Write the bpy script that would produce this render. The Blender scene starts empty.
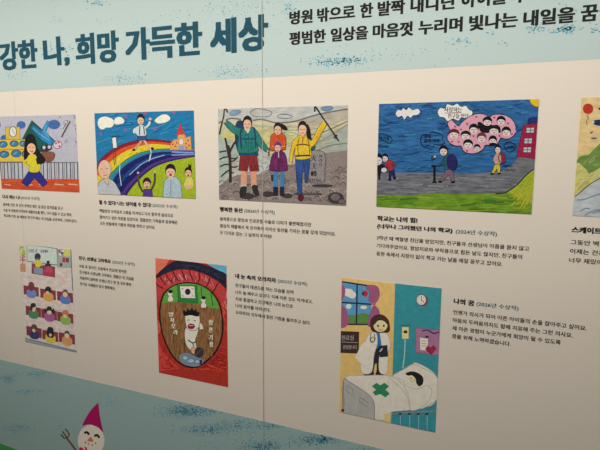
import bpy, math, random
import numpy as np
from mathutils import Matrix, Vector
from mathutils.geometry import tessellate_polygon

C = bpy.context.scene.collection
SC = bpy.context.scene
random.seed(7)

# ------------------------------------------------------------------ camera, world, light, exposure
EYE = Vector((0.0, -1.45, 1.55))                    # hand-held at eye height, 1.45 m from the wall
FPX, PITCH, YAW, ROLL = 528.73, -0.140082, -0.411534, 0.006112

def camera_axes():
    cy, sy, cp, sp = math.cos(YAW), math.sin(YAW), math.cos(PITCH), math.sin(PITCH)
    f = Vector((sy*cp, cy*cp, sp)); r = Vector((cy, -sy, 0)); u = r.cross(f)
    c, s = math.cos(ROLL), math.sin(ROLL)
    return c*r + s*u, -s*r + c*u, f
AX = camera_axes()
cam = bpy.data.cameras.new('camera'); camo = bpy.data.objects.new('camera', cam); C.objects.link(camo)
cam.sensor_width = 36; cam.lens = FPX*36/600; cam.clip_start = 0.02
M = Matrix((AX[0], AX[1], -AX[2])).transposed().to_4x4(); M.translation = EYE
camo.matrix_world = M
SC.camera = camo

w = bpy.data.worlds.new('world'); SC.world = w; w.use_nodes = True
w.node_tree.nodes['Background'].inputs['Color'].default_value = (1.0, 0.94, 0.84, 1)
w.node_tree.nodes['Background'].inputs['Strength'].default_value = 0.012

def area(name, loc, sx, sy, power, colour, rot=(0, 0, 0)):
    l = bpy.data.lights.new(name, 'AREA'); l.shape = 'RECTANGLE'; l.size = sx; l.size_y = sy
    l.energy = power; l.color = colour
    o = bpy.data.objects.new(name, l); C.objects.link(o); o.location = loc; o.rotation_euler = rot
    return o
area('ceiling_lamp_light', (-1.19, -0.83, 2.45), 3.9, 0.10, 54.5, (1.0, 0.925, 0.81))

vs = SC.view_settings
vs.view_transform = 'Standard'; vs.look = 'None'; vs.gamma = 1; vs.use_curve_mapping = False
vs.exposure = 0.0

# ------------------------------------------------------------------ helpers
PAPER = (0.80, 0.745, 0.68)                        # the cream vinyl, linear

def lin(v):
    v = v/255
    return v/12.92 if v <= 0.04045 else ((v+0.055)/1.055)**2.4

def paint_colour(rgb, ref, gam=1.18):
    """a colour read beside cream paper that reads ref: the pigment's own reflectance"""
    return tuple(round(min(0.93, max(0.004, min(lin(a)/lin(b), 1.15)**gam*p)), 3) for a, b, p in zip(rgb, ref, PAPER))

_mats = {}
# kind: (noise scale xyz, contrast, roughness)
KINDS = {'flat': None, 'paint': ((60, 60, 60), 0.09), 'crayon': ((330, 330, 330), 0.30),
         'streak': ((24, 24, 150), 0.42), 'grain': ((420, 420, 45), 0.6), 'wash': ((30, 30, 60), 0.2)}
def mat(c, kind='paint', rough=0.62):
    key = (c, kind)
    if key in _mats: return _mats[key]
    m = bpy.data.materials.new('pigment_%s' % kind); m.use_nodes = True
    nt = m.node_tree; b = nt.nodes['Principled BSDF']
    b.inputs['Roughness'].default_value = rough
    b.inputs['Specular IOR Level'].default_value = 0.12
    k = KINDS[kind]
    if k is None:
        b.inputs['Base Color'].default_value = (*c, 1)
    else:
        (sx, sy, sz), con = k
        tc = nt.nodes.new('ShaderNodeTexCoord'); mp = nt.nodes.new('ShaderNodeMapping')
        mp.inputs['Scale'].default_value = (sx, sy, sz)
        nz = nt.nodes.new('ShaderNodeTexNoise'); nz.inputs['Scale'].default_value = 1; nz.inputs['Detail'].default_value = 5; nz.inputs['Roughness'].default_value = 0.65
        rp = nt.nodes.new('ShaderNodeValToRGB')
        lo = tuple(x*(1-con) for x in c); hi = tuple(min(0.95, x*(1+con)+0.03*con) for x in c)
        rp.color_ramp.elements[0].position = 0.32; rp.color_ramp.elements[0].color = (*lo, 1)
        rp.color_ramp.elements[1].position = 0.68; rp.color_ramp.elements[1].color = (*hi, 1)
        nt.links.new(tc.outputs['Object'], mp.inputs['Vector']); nt.links.new(mp.outputs['Vector'], nz.inputs['Vector'])
        nt.links.new(nz.outputs['Fac'], rp.inputs['Fac']); nt.links.new(rp.outputs['Color'], b.inputs['Base Color'])
    _mats[key] = m
    return m

def at(x, y):
    """where the sight line through photo point x, y meets the wall: X and Z in metres"""
    d = AX[0]*((x-300)/FPX) + AX[1]*((225-y)/FPX) + AX[2]
    t = -EYE.y/d.y
    return EYE.x + d.x*t, EYE.z + d.z*t

def tag(o, label=None, cat=None, group=None, kind=None):
    if label: o['label'] = label
    if cat: o['category'] = cat
    if group: o['group'] = group
    if kind: o['kind'] = kind
    return o

def empty(name, loc, label, cat, group=None):
    o = bpy.data.objects.new(name, None); C.objects.link(o); o.location = loc; o.empty_display_size = 0.05
    return tag(o, label, cat, group)

class MB:
    """collects faces with materials; build() links them as ONE mesh object"""
    def __init__(s): s.v = []; s.f = []; s.m = []; s.mats = []
    def face(s, pts, m):
        n = len(s.v); s.v += [tuple(p) for p in pts]; s.f.append(tuple(range(n, n+len(pts))))
        if m not in s.mats: s.mats.append(m)
        s.m.append(s.mats.index(m))
    def box(s, x0, x1, y0, y1, z0, z1, m):
        P = [(x, y, z) for x in (x0, x1) for y in (y0, y1) for z in (z0, z1)]
        for q in ((0, 1, 3, 2), (4, 6, 7, 5), (0, 4, 5, 1), (2, 3, 7, 6), (0, 2, 6, 4), (1, 5, 7, 3)):
            s.face([P[i] for i in q], m)
    def build(s, name, parent=None, off=(0, 0, 0)):
        me = bpy.data.meshes.new(name)
        me.from_pydata([(a-off[0], b-off[1], c-off[2]) for a, b, c in s.v], [], s.f)
        for m in s.mats: me.materials.append(m)
        me.polygons.foreach_set('material_index', s.m); me.update()
        o = bpy.data.objects.new(name, me); C.objects.link(o)
        if parent: o.parent = parent
        return o

_glyphs = {}
def glyphs(text, bold=(0, 0)):
    """a line of writing, filled and scaled to a unit box: 2-D verts and faces; bold = how far the strokes are thickened in x and y"""
    key = (text, bold)
    if key in _glyphs: return _glyphs[key]
    c = bpy.data.curves.new('writing', 'FONT'); c.body = text; c.resolution_u = 2
    o = bpy.data.objects.new('writing', c)
    me = bpy.data.meshes.new_from_object(o)
    v = np.array([q.co[:2] for q in me.vertices]); f = [tuple(p.vertices) for p in me.polygons]
    bpy.data.objects.remove(o); bpy.data.curves.remove(c); bpy.data.meshes.remove(me)
    bx, by = bold; V = []; F = []; D = []; k0 = 0
    nx = 1 if bx == 0 else max(2, int(math.ceil(2*bx/0.045))+1); ny = 1 if by == 0 else max(2, int(math.ceil(2*by/0.045))+1)
    for i in range(nx):
        for j in range(ny):
            n = sum(len(q) for q in V)
            V.append(v+np.array([(2*i/(nx-1)-1)*bx if nx > 1 else 0, (2*j/(ny-1)-1)*by if ny > 1 else 0]))
            F += [tuple(k+n for k in q) for q in f]; D += [k0]*len(v); k0 += 1
    v = np.concatenate(V); lo, hi = v.min(0), v.max(0)
    _glyphs[key] = ((v-lo)/(hi-lo), F, D)
    return _glyphs[key]

def writing(name, text, x0, x1, zt, zb, y, m, parent=None, bold=(0, 0), off=(0, 0, 0)):
    v, f, d = glyphs(text, bold)
    me = bpy.data.meshes.new(name)
    me.from_pydata([(x0+a*(x1-x0)-off[0], y-off[1]-1e-5*k, zb+b*(zt-zb)-off[2]) for (a, b), k in zip(v, d)], [], f)
    me.materials.append(m); me.update()
    o = bpy.data.objects.new(name, me); C.objects.link(o)
    if parent: o.parent = parent
    return o

def smooth(pts, closed, n=5):
    P = [np.array(p, float) for p in pts]; N = len(P); out = []
    for i in range(N if closed else N-1):
        if closed: a, b, c, d = P[i-1], P[i], P[(i+1) % N], P[(i+2) % N]
        else: a, b, c, d = P[max(i-1, 0)], P[i], P[i+1], P[min(i+2, N-1)]
        for k in range(n):
            t = k/n
            out.append(0.5*((2*b)+(c-a)*t+(2*a-5*b+4*c-d)*t*t+(3*b-a-3*c+d)*t**3))
    if not closed: out.append(P[-1])
    return out

def homography(src, dst):
    A = []
    for (x, y), (u, v) in zip(src, dst):
        A += [[x, y, 1, 0, 0, 0, -u*x, -u*y, -u], [0, 0, 0, x, y, 1, -v*x, -v*y, -v]]
    return np.linalg.svd(np.array(A, float))[2][-1].reshape(3, 3)

def clip(poly, x0, x1, z0, z1):
    for ax, lim, sg in ((0, x0, 1), (0, x1, -1), (1, z0, 1), (1, z1, -1)):
        out = []
        for i in range(len(poly)):
            a, b = poly[i-1], poly[i]
            da, db = sg*(a[ax]-lim), sg*(b[ax]-lim)
            if (da >= 0) != (db >= 0):
                t = da/(da-db); out.append((a[0]+t*(b[0]-a[0]), a[1]+t*(b[1]-a[1])))
            if db >= 0: out.append(b)
        poly = out
        if len(poly) < 3: return []
    return poly

class Picture:
    """a printed children's picture: sheet of paper and the motifs drawn on it, in thin layers of pigment"""
    STEP = 2e-6
    def __init__(s, name, label, corners, rect, ref, ground, kind='paint', cat='picture', group='children\'s pictures printed on the wall', sheet='paper_sheet', base=0.0006, gam=1.18):
        s.gam = gam
        s.rect = rect; x0, x1, zt, zb = rect; s.ref = ref
        s.H = homography(corners, [(x0, zt), (x1, zt), (x1, zb), (x0, zb)]) if corners else None
        s.org = ((x0+x1)/2, 0, zb)
        s.root = empty(name, s.org, label, cat, group)
        s.y = -base; s.cur = None; s.parent = s.root; s.crop = (0, 0, 1); s.rootpart = None
        if sheet:
            b = MB(); b.box(x0, x1, -base+2e-5, 0, zb, zt, s.c(ground, kind)); b.build(sheet, s.root, s.org)
            s.y -= s.STEP
    def c(s, rgb, kind='paint'): return mat(paint_colour(rgb, s.ref, s.gam), kind)
    def flush(s):
        if s.cur and s.cur[1].f:
            nm, mb, par, lab = s.cur
            o = mb.build(nm, par, s.org)
            if nm == 'crayon_strokes': o['kind'] = 'stuff'
            if lab: o['label'] = lab
            s.last = o
            if par is s.root: s.rootpart = o
        s.cur = None
    def part(s, name, label=None): s.flush(); s.cur = (name, MB(), s.root, label)
    def sub(s, name, label=None): s.flush(); s.cur = (name, MB(), s.rootpart, label)
    def K(s, x0, y0, sc): s.crop = (x0, y0, sc)
    def done(s): s.flush(); return s.root
    def wall(s, p):
        X, Y, k = s.crop; x, y = X+p[0]/k, Y+p[1]/k
        if s.H is None: return at(x, y)
        q = s.H @ np.array([x, y, 1]); return q[0]/q[2], q[1]/q[2]
    def put(s, tris, m, bump=True):
        for t in tris:
            q = clip([s.wall(p) for p in t], s.rect[0], s.rect[1], s.rect[3], s.rect[2])
            if q: s.cur[1].face([(a, s.y, b) for a, b in q], m)
        if bump: s.y -= s.STEP
    @staticmethod
    def pts(t):
        if isinstance(t, str): return [tuple(float(a) for a in q.split(',')) for q in t.split()]
        return t
    def poly(s, rgb, t, kind='paint', out=None, sm=False):
        P = s.pts(t)
        if sm: P = [tuple(q) for q in smooth(P, True)]
        tr = tessellate_polygon([[Vector((a, b, 0)) for a, b in P]])
        s.put([[P[i] for i in q] for q in tr], s.c(rgb, kind))
        if out: s.line(out[0], out[1], P, closed=True, sm=False)
    def blob(s, rgb, t, kind='paint', out=None): s.poly(rgb, t, kind, out, True)
    def ell(s, rgb, cx, cy, rx, ry, kind='paint', out=None, rot=0, n=22):
        c, q = math.cos(math.radians(rot)), math.sin(math.radians(rot))
        P = [(cx+rx*math.cos(a)*c-ry*math.sin(a)*q, cy+rx*math.cos(a)*q+ry*math.sin(a)*c) for a in (2*math.pi*i/n for i in range(n))]
        s.poly(rgb, P, kind, out)
    def rect_(s, rgb, x0, y0, x1, y1, kind='paint', out=None):
        s.poly(rgb, [(x0, y0), (x1, y0), (x1, y1), (x0, y1)], kind, out)
    def line(s, rgb, wd, t, closed=False, sm=True, kind='paint'):
        P = s.pts(t)
        if sm and len(P) > 2: P = smooth(P, closed, 4)
        P = [np.array(p, float) for p in P]; N = len(P); L = []; R_ = []
        for i in range(N):
            a = P[i-1] if (i or closed) else P[i]; b = P[(i+1) % N] if (i < N-1 or closed) else P[i]
            d = b-a; d = d/(np.linalg.norm(d) or 1); n = np.array([-d[1], d[0]])*wd/2
            L.append(tuple(P[i]+n)); R_.append(tuple(P[i]-n))
        s.put([[L[i], L[(i+1) % N], R_[(i+1) % N], R_[i]] for i in range(N if closed else N-1)], s.c(rgb, kind))
    def hatch(s, cols, t, n, length, wd, ang=0, spread=12, seed=1):
        """crayon strokes scattered inside an outline"""
        P = s.pts(t); rnd = random.Random(seed)
        xs = [q[0] for q in P]; ys = [q[1] for q in P]
        def inside(x, y):
            c = False
            for i in range(len(P)):
                (x1, y1), (x2, y2) = P[i-1], P[i]
                if (y1 > y) != (y2 > y) and x < (x2-x1)*(y-y1)/(y2-y1)+x1: c = not c
            return c
        done = tries = 0
        while done < n and tries < n*30:
            tries += 1
            x, y = rnd.uniform(min(xs), max(xs)), rnd.uniform(min(ys), max(ys))
            a = math.radians(ang+rnd.gauss(0, spread)); l = length*rnd.uniform(.4, 1)/2
            dx, dy = l*math.cos(a), l*math.sin(a)
            if not (inside(x-dx, y-dy) and inside(x+dx, y+dy) and inside(x, y)): continue
            b = rnd.uniform(-.15, .15)*l
            s.line(rnd.choice(cols), wd*rnd.uniform(.5, 1.2), [(x-dx, y-dy), (x+b*math.sin(a), y-b*math.cos(a)), (x+dx, y+dy)]); done += 1
    def dot(s, rgb, x, y, r): s.ell(rgb, x, y, r, r, n=10)
    def txt(s, rgb, text, x0, y0, x1, y1, bold=0.03):
        v, f, d = glyphs(text, (bold, 0))
        q = [(x0+a*(x1-x0), y1+b*(y0-y1)) for a, b in v]
        for k in range(max(d)+1): s.put([[q[i] for i in t] for t in f if d[t[0]] == k], s.c(rgb, 'flat'))

# ------------------------------------------------------------------ the setting
CREAM = mat(PAPER, 'flat')
MINT_TOP = mat((0.51, 0.64, 0.66), 'flat'); MINT_LOW = mat((0.365, 0.53, 0.545), 'flat')
b = MB(); b.box(-5.2, 3.2, 0, 0.09, 0, 2.50, CREAM); tag(b.build('wall_back'), kind='structure')
b = MB(); b.box(-5.2, 3.2, -4.0, 0.09, -0.05, 0, mat((0.11, 0.105, 0.10), 'wash')); tag(b.build('floor'), kind='structure')
b = MB(); b.box(-5.2, 3.2, -4.0, 0.09, 2.50, 2.55, mat((0.62, 0.61, 0.58), 'flat')); tag(b.build('ceiling'), kind='structure')
steel = mat((0.35, 0.35, 0.35), 'flat')
lamp_mat = bpy.data.materials.new('lamp_diffuser'); lamp_mat.use_nodes = True
e = lamp_mat.node_tree.nodes['Principled BSDF']
e.inputs['Emission Color'].default_value = (1, 0.93, 0.8, 1); e.inputs['Emission Strength'].default_value = 3
t = empty('ceiling_lamp', (-1.19, -0.83, 2.50), 'long slim ceiling lamp washing down the printed wall', 'lamp')
b = MB()
for q in ((-2, 2, -.08, -.06), (-2, 2, .06, .08), (-2, -1.98, -.06, .06), (1.98, 2, -.06, .06)): b.box(*q, -.04, 0, steel)
b.build('lamp_frame', t)
b = MB(); b.box(-1.98, 1.98, -.06, .06, -.02, 0, lamp_mat); b.build('diffuser', t)

# printed bands of the mural
ZT, ZB = 1.7662, 0.6669
b = MB(); b.box(-5.2, 3.2, -0.0003, 0, ZT, 2.50, MINT_TOP)
tag(b.build('printed_band'), 'pale mint printed band along the top, behind the big headline', 'banner')
b = MB(); b.box(-5.2, 3.2, -0.0003, 0, 0.02, ZB, MINT_LOW)
tag(b.build('printed_band'), 'grey-green printed band along the bottom, behind the snowman', 'banner')
# joints between the vinyl widths
for i, (x, wd, d, c) in enumerate(((-0.7589, 0.0012, 0.0020, (0.56, 0.51, 0.45)), (-1.8206, 0.0010, 0.00036, (0.58, 0.57, 0.52)), (0.3027, 0.0012, 0.0020, (0.56, 0.51, 0.45)))):
    b = MB(); b.box(x-wd/2, x+wd/2, -d, 0, 0.02, 2.50, mat(c, 'flat')); tag(b.build('trim_%d' % (i+1)), kind='structure')

# chalky speckle printed on the bands
def speckle(name, label, clusters, cols, zlo, zhi, y, gain=1.0):
    mb = MB(); rnd = random.Random(5)
    ms = [mat(c, 'flat') for c in cols]
    for (x0, y0, x1, y1, n, sz) in clusters:
        slope = rnd.uniform(-0.12, 0.05)
        for k in range(int(n*gain)):
            # grains gather in strokes
            u = min(max(rnd.gauss(0.5, 0.26), -0.1), 1.1); v = rnd.gauss(0.5, 0.24)
            px = x0+(x1-x0)*u; py = y0+(y1-y0)*v+slope*(px-x0)*0.4
            X, Z = at(px, py)
            if not zlo < Z < zhi: continue
            r = sz*rnd.uniform(0.35, 1.25)*0.0016
            q = []
            m = rnd.choice((4, 5, 6)); a0 = rnd.random()*6
            for i in range(m):
                a = a0+6.283*i/m; rr = r*rnd.uniform(0.6, 1.3)
                q.append((X+1.5*rr*math.cos(a), y, Z+rr*math.sin(a)*0.85))
            mb.face(q, rnd.choice(ms))
    return tag(mb.build(name), label, 'speckle', kind='stuff')
TOPS = [(280, 2, 298, 17, 60, 1), (307, 57, 368, 67, 260, 1.1), (200, 66, 263, 80, 130, 1), (97, 73, 150, 88, 150, 1), (88, 0, 108, 8, 50, 1.2),
        (35, 42, 85, 60, 120, 1.3), (48, 16, 66, 24, 18, 1), (0, 70, 26, 80, 40, 1.2), (552, 25, 580, 34, 110, 1.1), (524, 25, 548, 32, 50, 1), (446, 38, 476, 46, 30, 1.1),
        (590, 26, 602, 35, 20, 1), (484, 30, 496, 36, 12, 1), (495, 40, 510, 47, 10, 1), (180, 0, 280, 20, 140, .9), (200, 20, 285, 42, 110, .8), (120, 0, 190, 60, 60, .9),
        (0, 0, 90, 10, 40, .9), (300, 45, 420, 64, 60, .8), (120, 40, 220, 60, 60, .9), (380, 46, 450, 66, 40, .8), (520, 0, 600, 30, 60, .8), (90, 18, 110, 24, 16, 1)]
speckle('blue_speckle', 'fine blue and teal chalk speckle scattered over the pale mint top band', TOPS,
        [(0.07, 0.36, 0.56), (0.16, 0.47, 0.62), (0.07, 0.30, 0.40)], ZT, 2.6, -0.0004)
LOWS = [(160, 405, 216, 417, 520, 1), (158, 403, 205, 420, 160, .8), (178, 424, 236, 436, 420, .9), (212, 418, 268, 432, 260, .9), (255, 422, 294, 430, 160, .8), (240, 440, 285, 452, 330, 1),
        (294, 435, 342, 446, 380, 1), (225, 430, 300, 448, 150, .7), (0, 373, 16, 384, 150, 1), (18, 370, 54, 379, 150, .9), (6, 389, 48, 396, 120, .9), (0, 422, 32, 433, 170, 1), (0, 430, 30, 442, 40, .9),
        (56, 420, 66, 440, 50, .8), (100, 398, 118, 408, 30, .9), (75, 380, 150, 420, 50, .7), (355, 440, 390, 455, 60, .9), (150, 396, 260, 412, 90, .7), (190, 440, 240, 452, 90, .7)]
speckle('blue_speckle', 'dense blue chalk speckle in strokes on the grey-green bottom band', LOWS,
        [(0.05, 0.38, 0.68), (0.08, 0.44, 0.60), (0.04, 0.22, 0.36), (0.05, 0.30, 0.52)], 0.03, ZB, -0.0004, 1.45)

# ------------------------------------------------------------------ writing on the wall
TEAL = mat((0.014, 0.085, 0.135), 'flat'); INK = mat((0.018, 0.017, 0.018), 'flat'); INK2 = mat((0.03, 0.028, 0.028), 'flat'); YEAR = mat((0.025, 0.125, 0.19), 'flat')
def row(xa, ya, xb, yb):
    """a straight line of writing through two photo points: gives its height at any X"""
    return at(xa, ya), at(xb, yb)
def words(root, spec, zt, zb, m, bold, y=-0.0006):
    for t, xa, xb in spec:
        ym = 40
        writing('word', t, at(xa, ym)[0], at(xb, ym)[0], zt, zb, y, m, root, bold, root.location)
h = empty('headline', (at(120, 40)[0], 0, 1.83), 'huge dark teal headline lettering on the top mint band', 'headline')
z1, z0 = at(265, 12.7)[1], at(258, 49.6)[1]
z1b, z0b = at(6, 43)[1], at(10, 70.5)[1]
HT, HB = (z1+z1b)/2, (z0+z0b)/2-.002
words(h, (('건', -24, -3), ('강한', -1.5, 37), ('나,', 42.5, 69), ('희망', 75, 119), ('가득한', 125, 202.5)), HT, HB, TEAL, (.054, .026))
words(h, (('세상', 210, 268.5),), HT, HB, TEAL, (.048, .030))
t = empty('tagline', (at(430, 20)[0], 0, 1.84), 'two lines of bold black lettering right of the teal headline', 'text')
za, zb_ = (at(291, 10.5)[1]+at(378, 2.5)[1])/2, (at(300, 23.6)[1]+at(404, 14.5)[1])/2
words(t, (('병원', 289.3, 312.5), ('밖으로', 316.8, 354.7), ('한', 359.5, 372.5), ('발짝', 376.8, 404), ('내디딘', 409.3, 453), ('아이들이', 459.5, 519)), za, zb_, INK, (.046, .024))
zc, zd = (at(291, 31.3)[1]+at(573, 7.4)[1])/2, (at(300, 44.9)[1]+at(573, 22.3)[1])/2
words(t, (('평범한', 289.3, 326), ('일상을', 330.5, 368), ('마음껏', 372.5, 412.8), ('누리며', 418, 462), ('빛나는', 468.2, 516.6), ('내일을', 522, 573.2), ('꿈', 578.9, 595.9), ('꿉니다', 597.2, 656)), zc, zd, INK, (.046, .024))

R1, R2 = 1.3688, 1.1542
def caption(label, x, top, title, tx1, year, yx0, yx1, body, pre=None):
    root = empty('caption', (x, 0, top), label, 'caption', 'captions printed under or beside the pictures')
    o = root.location; y = -0.0004; z = top
    if pre:
        writing('title', pre[0], x, pre[1], z, z-.0150, y, INK, root, (.055, .024), o); z -= .0228
    writing('title', title, x, tx1, z, z-.0155, y, INK, root, (.055, .024), o)
    if year: writing('award_year', year, yx0, yx1, z-.0018, z-.0160, y, YEAR, root, (.022, 0), o)
    z -= .0325 if not pre else .0345
    for s, x1 in body:
        writing('text_line', s, x, x1, z, z-.0126, y, INK2, root, (.022, .008), o); z -= .02265
caption('short caption below the picture of the girl running past a school', -1.9261, R1, '다시 뛰는 나!', -1.8266, '(2023년 수상작)', -1.8215, -1.7199,
        (('골육종 진단 후 걷지 못하던 힘든 날 많던 힘겨움을 딛고', -1.6028), ('수술 후 목발에 의지하며 재활치료를 했다. 다시 걸을 수 있고 뛰며', -1.5625), ('학교에 가면, 늘 해맑은 친구와 뛰는 내 모습을 상상하며, 그려보았다.', -1.5342)))
caption('caption below the rainbow picture', -1.4237, R1, '할 수 있다! 나는 넘어설 수 있다!', -1.1897, '(2025년 수상작)', -1.1841, -1.0807,
        (('백혈병의 두려움과 고통을 이겨내고 다시 힘차게 일상으로', -1.0988), ('돌아가고 싶은 마음을 담았어요. 힘들었던 가족들과 응원해준', -1.0823), ('모든 분들에게 기쁨과 희망을 전하고 싶어요.', -1.1757)))
caption('caption below the picture of the family hiking', -0.9158, R1, '행복한 등산', -0.8298, '(2026년 수상작)', -0.8250, -0.7177,
        (('골육종으로 항암과 인공관절 수술로 다리가 불편해졌지만', -0.5959), ('열심히 재활해서 꼭 온가족이 지리산 등산을 가자는 꿈을 갖게 되었어요.', -0.5178), ('두 다리로 걷는 그 날까지 파이팅!', -0.7275)))
caption('caption with a two-line title below the blue picture of children walking to school', -0.3940, R1, '(너무나 그리웠던 나의 학교)', -0.1857, '(2024년 수상작)', -0.1778, -0.0736,
        (('3학년 때 백혈병 진단을 받았지만, 친구들과 선생님이 아픔을 묻지 않고', 0.0051), ('기다려주었어요. 항암치료와 부작용으로 힘든 날도 많지만, 친구들의', -0.0101), ('응원 속에서 지장이 없이 학교 가는 날을 매일 꿈꾸고 있어요.', -0.0555)), ('학교는 나의 힘!', -0.2806))
caption('caption at the right edge, below the picture with the red balloon', 0.0977, R1, '스케이트 타는 나', 0.2230, '(2024년 수상작)', 0.2290, 0.3330,
        (('그동안 백혈병으로 많이 힘들었지만 잘 이겨냈어요.', 0.4300), ('이제는 건강해져서 스케이트를 타고 싶어요.', 0.3800), ('너무 재밌어서 매일 타고 싶어요.', 0.3000)))
caption('caption to the right of the classroom picture', -1.5360, R2, '친구, 선생님 고마워요', -1.3805, '(2023년 수상작)', -1.3737, -1.2715,
        (('치료 후 찾아간 교실에서 반갑게 맞아준', -1.3094), ('친구들과 선생님께 고마워요. 힘들던 내 모습을', -1.2788), ('처음부터 밝혀준 선생님 친구 한 명 모두에게', -1.2925), ('반가운 사람들이 있어 행복해요.', -1.3652)))
caption('five-line caption to the right of the red eye picture', -0.8608, R2, '내 눈 속의 오라차차', -0.7130, '(2025년 수상작)', -0.7081, -0.6070,
        (('친구들이 태권도를 하는 모습을 보며', -0.6537), ('나도 늘 배우고 싶었다. 이제 아픈 것도 이겨내고,', -0.5893), ('치료 종결하고 건강해진 나의 눈으로', -0.6549), ('나의 꿈이를 바라본다.', -0.7335), ('오라차차! 모두에게 힘찬 기합을 들려주고 싶다.', -0.5953)))
caption('caption to the right of the picture of the doctor and the hospital bed', -0.1745, R2, '나의 꿈', -0.1205, '(2026년 수상작)', -0.1152, -0.0104,
        (('언젠가 의사가 되어 아픈 아이들의 손을 잡아주고 싶어요.', 0.1488), ('마음의 두려움까지도 함께 치료해 주는 그런 의사요.', 0.1193), ('제 아픈 경험이 누군가에게 희망이 될 수 있도록', 0.0933), ('꿈을 위해 노력하겠습니다.', -0.0238)))

# ------------------------------------------------------------------ the children's pictures
def cap_head(p, skin, hair, cx, cy, rx, ry, ink=(30, 25, 30), lw=2.2, cap=0.0, eyes=True, mouth=(150, 60, 60)):
    """a small drawn head: hair mass, face on it, a fringe, eyes and mouth"""
    p.ell(hair, cx, cy-ry*.10, rx*1.06, ry*1.02)
    p.ell(skin, cx, cy+ry*.2, rx*.86, ry*.8)
    arc = [(cx+rx*1.02*math.cos(a), cy-ry*.12-ry*1.0*math.sin(a)) for a in (math.pi*i/12 for i in range(13))]
    f = cy-ry*.34+cap*ry
    p.poly(hair, arc+[(cx-rx*.86, f+ry*.3), (cx-rx*.5, f), (cx-rx*.1, f-ry*.08), (cx+rx*.4, f), (cx+rx*.86, f+ry*.3)])
    if eyes:
        for q in (-.36, .36): p.line(ink, lw, [(cx+q*rx-rx*.18, cy+ry*.2), (cx+q*rx, cy+ry*.1), (cx+q*rx+rx*.18, cy+ry*.2)])
        p.line((190, 130, 110), lw*.7, [(cx, cy+ry*.22), (cx-rx*.06, cy+ry*.42)])
        p.line(mouth, lw*1.2, [(cx-rx*.24, cy+ry*.6), (cx, cy+ry*.7), (cx+rx*.24, cy+ry*.6)])

INKC = (35, 30, 38)
# ---- girl running past a school
p = Picture('school_run_picture', 'children\'s picture of a girl in a yellow shirt running past a yellow school', [(-1, 115.6), (75.7, 114.4), (79.8, 192.7), (1.8, 188.4)],
            (-1.9262, -1.5142, 1.6730, 1.3928), (225, 210, 193), (186, 181, 188), 'crayon', gam=1.05)
p.K(0, 100, 4.5)
p.part('crayon_strokes'); p.hatch([(190, 186, 196), (170, 166, 182), (200, 190, 190)], '2,70 360,64 360,276 2,276', 40, 50, 3, 90, 10)
p.part('painted_cloud')
for q in ((-2, 106, 15, 19), (103, 108, 20, 17), (247, 108, 27, 21), (28, 166, 18, 14)):
    p.part('painted_cloud'); p.ell((72, 104, 160), *q, kind='crayon')
p.part('painted_tent')
p.poly((32, 92, 75), '92,198 150,88 252,182 215,230 100,230', 'crayon', ((25, 50, 50), 2))
p.poly((45, 122, 168), '146,122 158,110 252,182 232,202 192,178', 'crayon', ((30, 70, 120), 1.5))
p.poly((52, 140, 185), '204,112 220,87 228,100 212,140 240,178 228,200 186,170 190,140', 'crayon', ((30, 70, 120), 1.5))
p.line((150, 190, 210), 2, '155,122 185,150 225,178'); p.line((150, 190, 210), 2, '212,110 205,138 225,165')
p.part('painted_school')
p.rect_((222, 186, 78), -4, 172, 122, 274, 'crayon', ((90, 70, 50), 2.5))
p.rect_((215, 178, 82), 33, 116, 97, 172, 'crayon', ((90, 70, 50), 2))
p.ell((222, 218, 220), 66, 138, 16, 23, out=(INKC, 2.5)); p.line(INKC, 2, '66,125 66,138 75,145', sm=False)
p.line((200, 120, 70), 4, '-4,218 122,218')
for q in ((20, 194, 19, 14), (70, 191, 19, 13), (108, 191, 13, 13), (24, 239, 21, 15), (78, 236, 22, 16), (116, 238, 12, 14)):
    p.ell((62, 126, 165), *q, out=((60, 55, 70), 3)); p.line((160, 200, 215), 2.5, [(q[0]-q[2]*.5, q[1]+5), (q[0]+2, q[1]-7)])
p.part('painted_fence')
p.rect_((190, 187, 190), 0, 277, 362, 354, 'paint')
p.line((80, 76, 84), 3, '0,277 362,279'); p.line((80, 76, 84), 3, '0,353 362,357')
for x in (6, 22, 38, 53, 68, 85, 104, 180, 198, 215, 232, 248, 266, 284, 301, 318, 334, 350): p.line((72, 68, 76), 4, [(x, 278), (x+1, 354)])
for x in (14, 60, 190, 224, 257, 292, 326): p.line((110, 106, 112), 2, [(x, 280), (x+1, 352)])
p.part('painted_ground')
p.poly((206, 86, 52), '-4,352 366,355 366,425 -4,405', 'crayon')
p.hatch([(190, 70, 44), (218, 104, 66), (196, 82, 40)], '2,356 358,358 358,415 2,390', 40, 60, 3.5, 2, 4)
for a, c in ((22, 50), (116, 148), (178, 205), (246, 288), (308, 350)): p.line((225, 190, 160), 4, [(a, 378), (c, 382)])
p.part('painted_flower_basket')
p.ell((215, 200, 205), 262, 198, 19, 17, out=((120, 60, 80), 2.5))
for x, y in ((255, 192), (270, 204), (266, 188)): p.dot((200, 70, 110), x, y, 5)
p.ell((60, 50, 60), 212, 212, 26, 14); p.ell((210, 190, 190), 202, 210, 7, 8); p.ell((215, 190, 190), 225, 208, 7, 8)
p.blob((140, 88, 68), '188,238 215,228 248,236 245,262 222,276 196,262', 'crayon', ((80, 50, 45), 2))
p.part('painted_crutch')
p.line((80, 62, 66), 6, '318,94 300,125 280,164'); p.line((80, 62, 66), 3, '308,90 286,128'); p.ell((205, 185, 180), 298, 98, 8, 7, out=(INKC, 1.5))
p.line((100, 100, 120), 2.5, '330,68 338,76 332,84'); p.line((90, 110, 160), 2.5, '292,188 304,172'); p.line((90, 110, 160), 2.5, '300,190 308,178')
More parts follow.
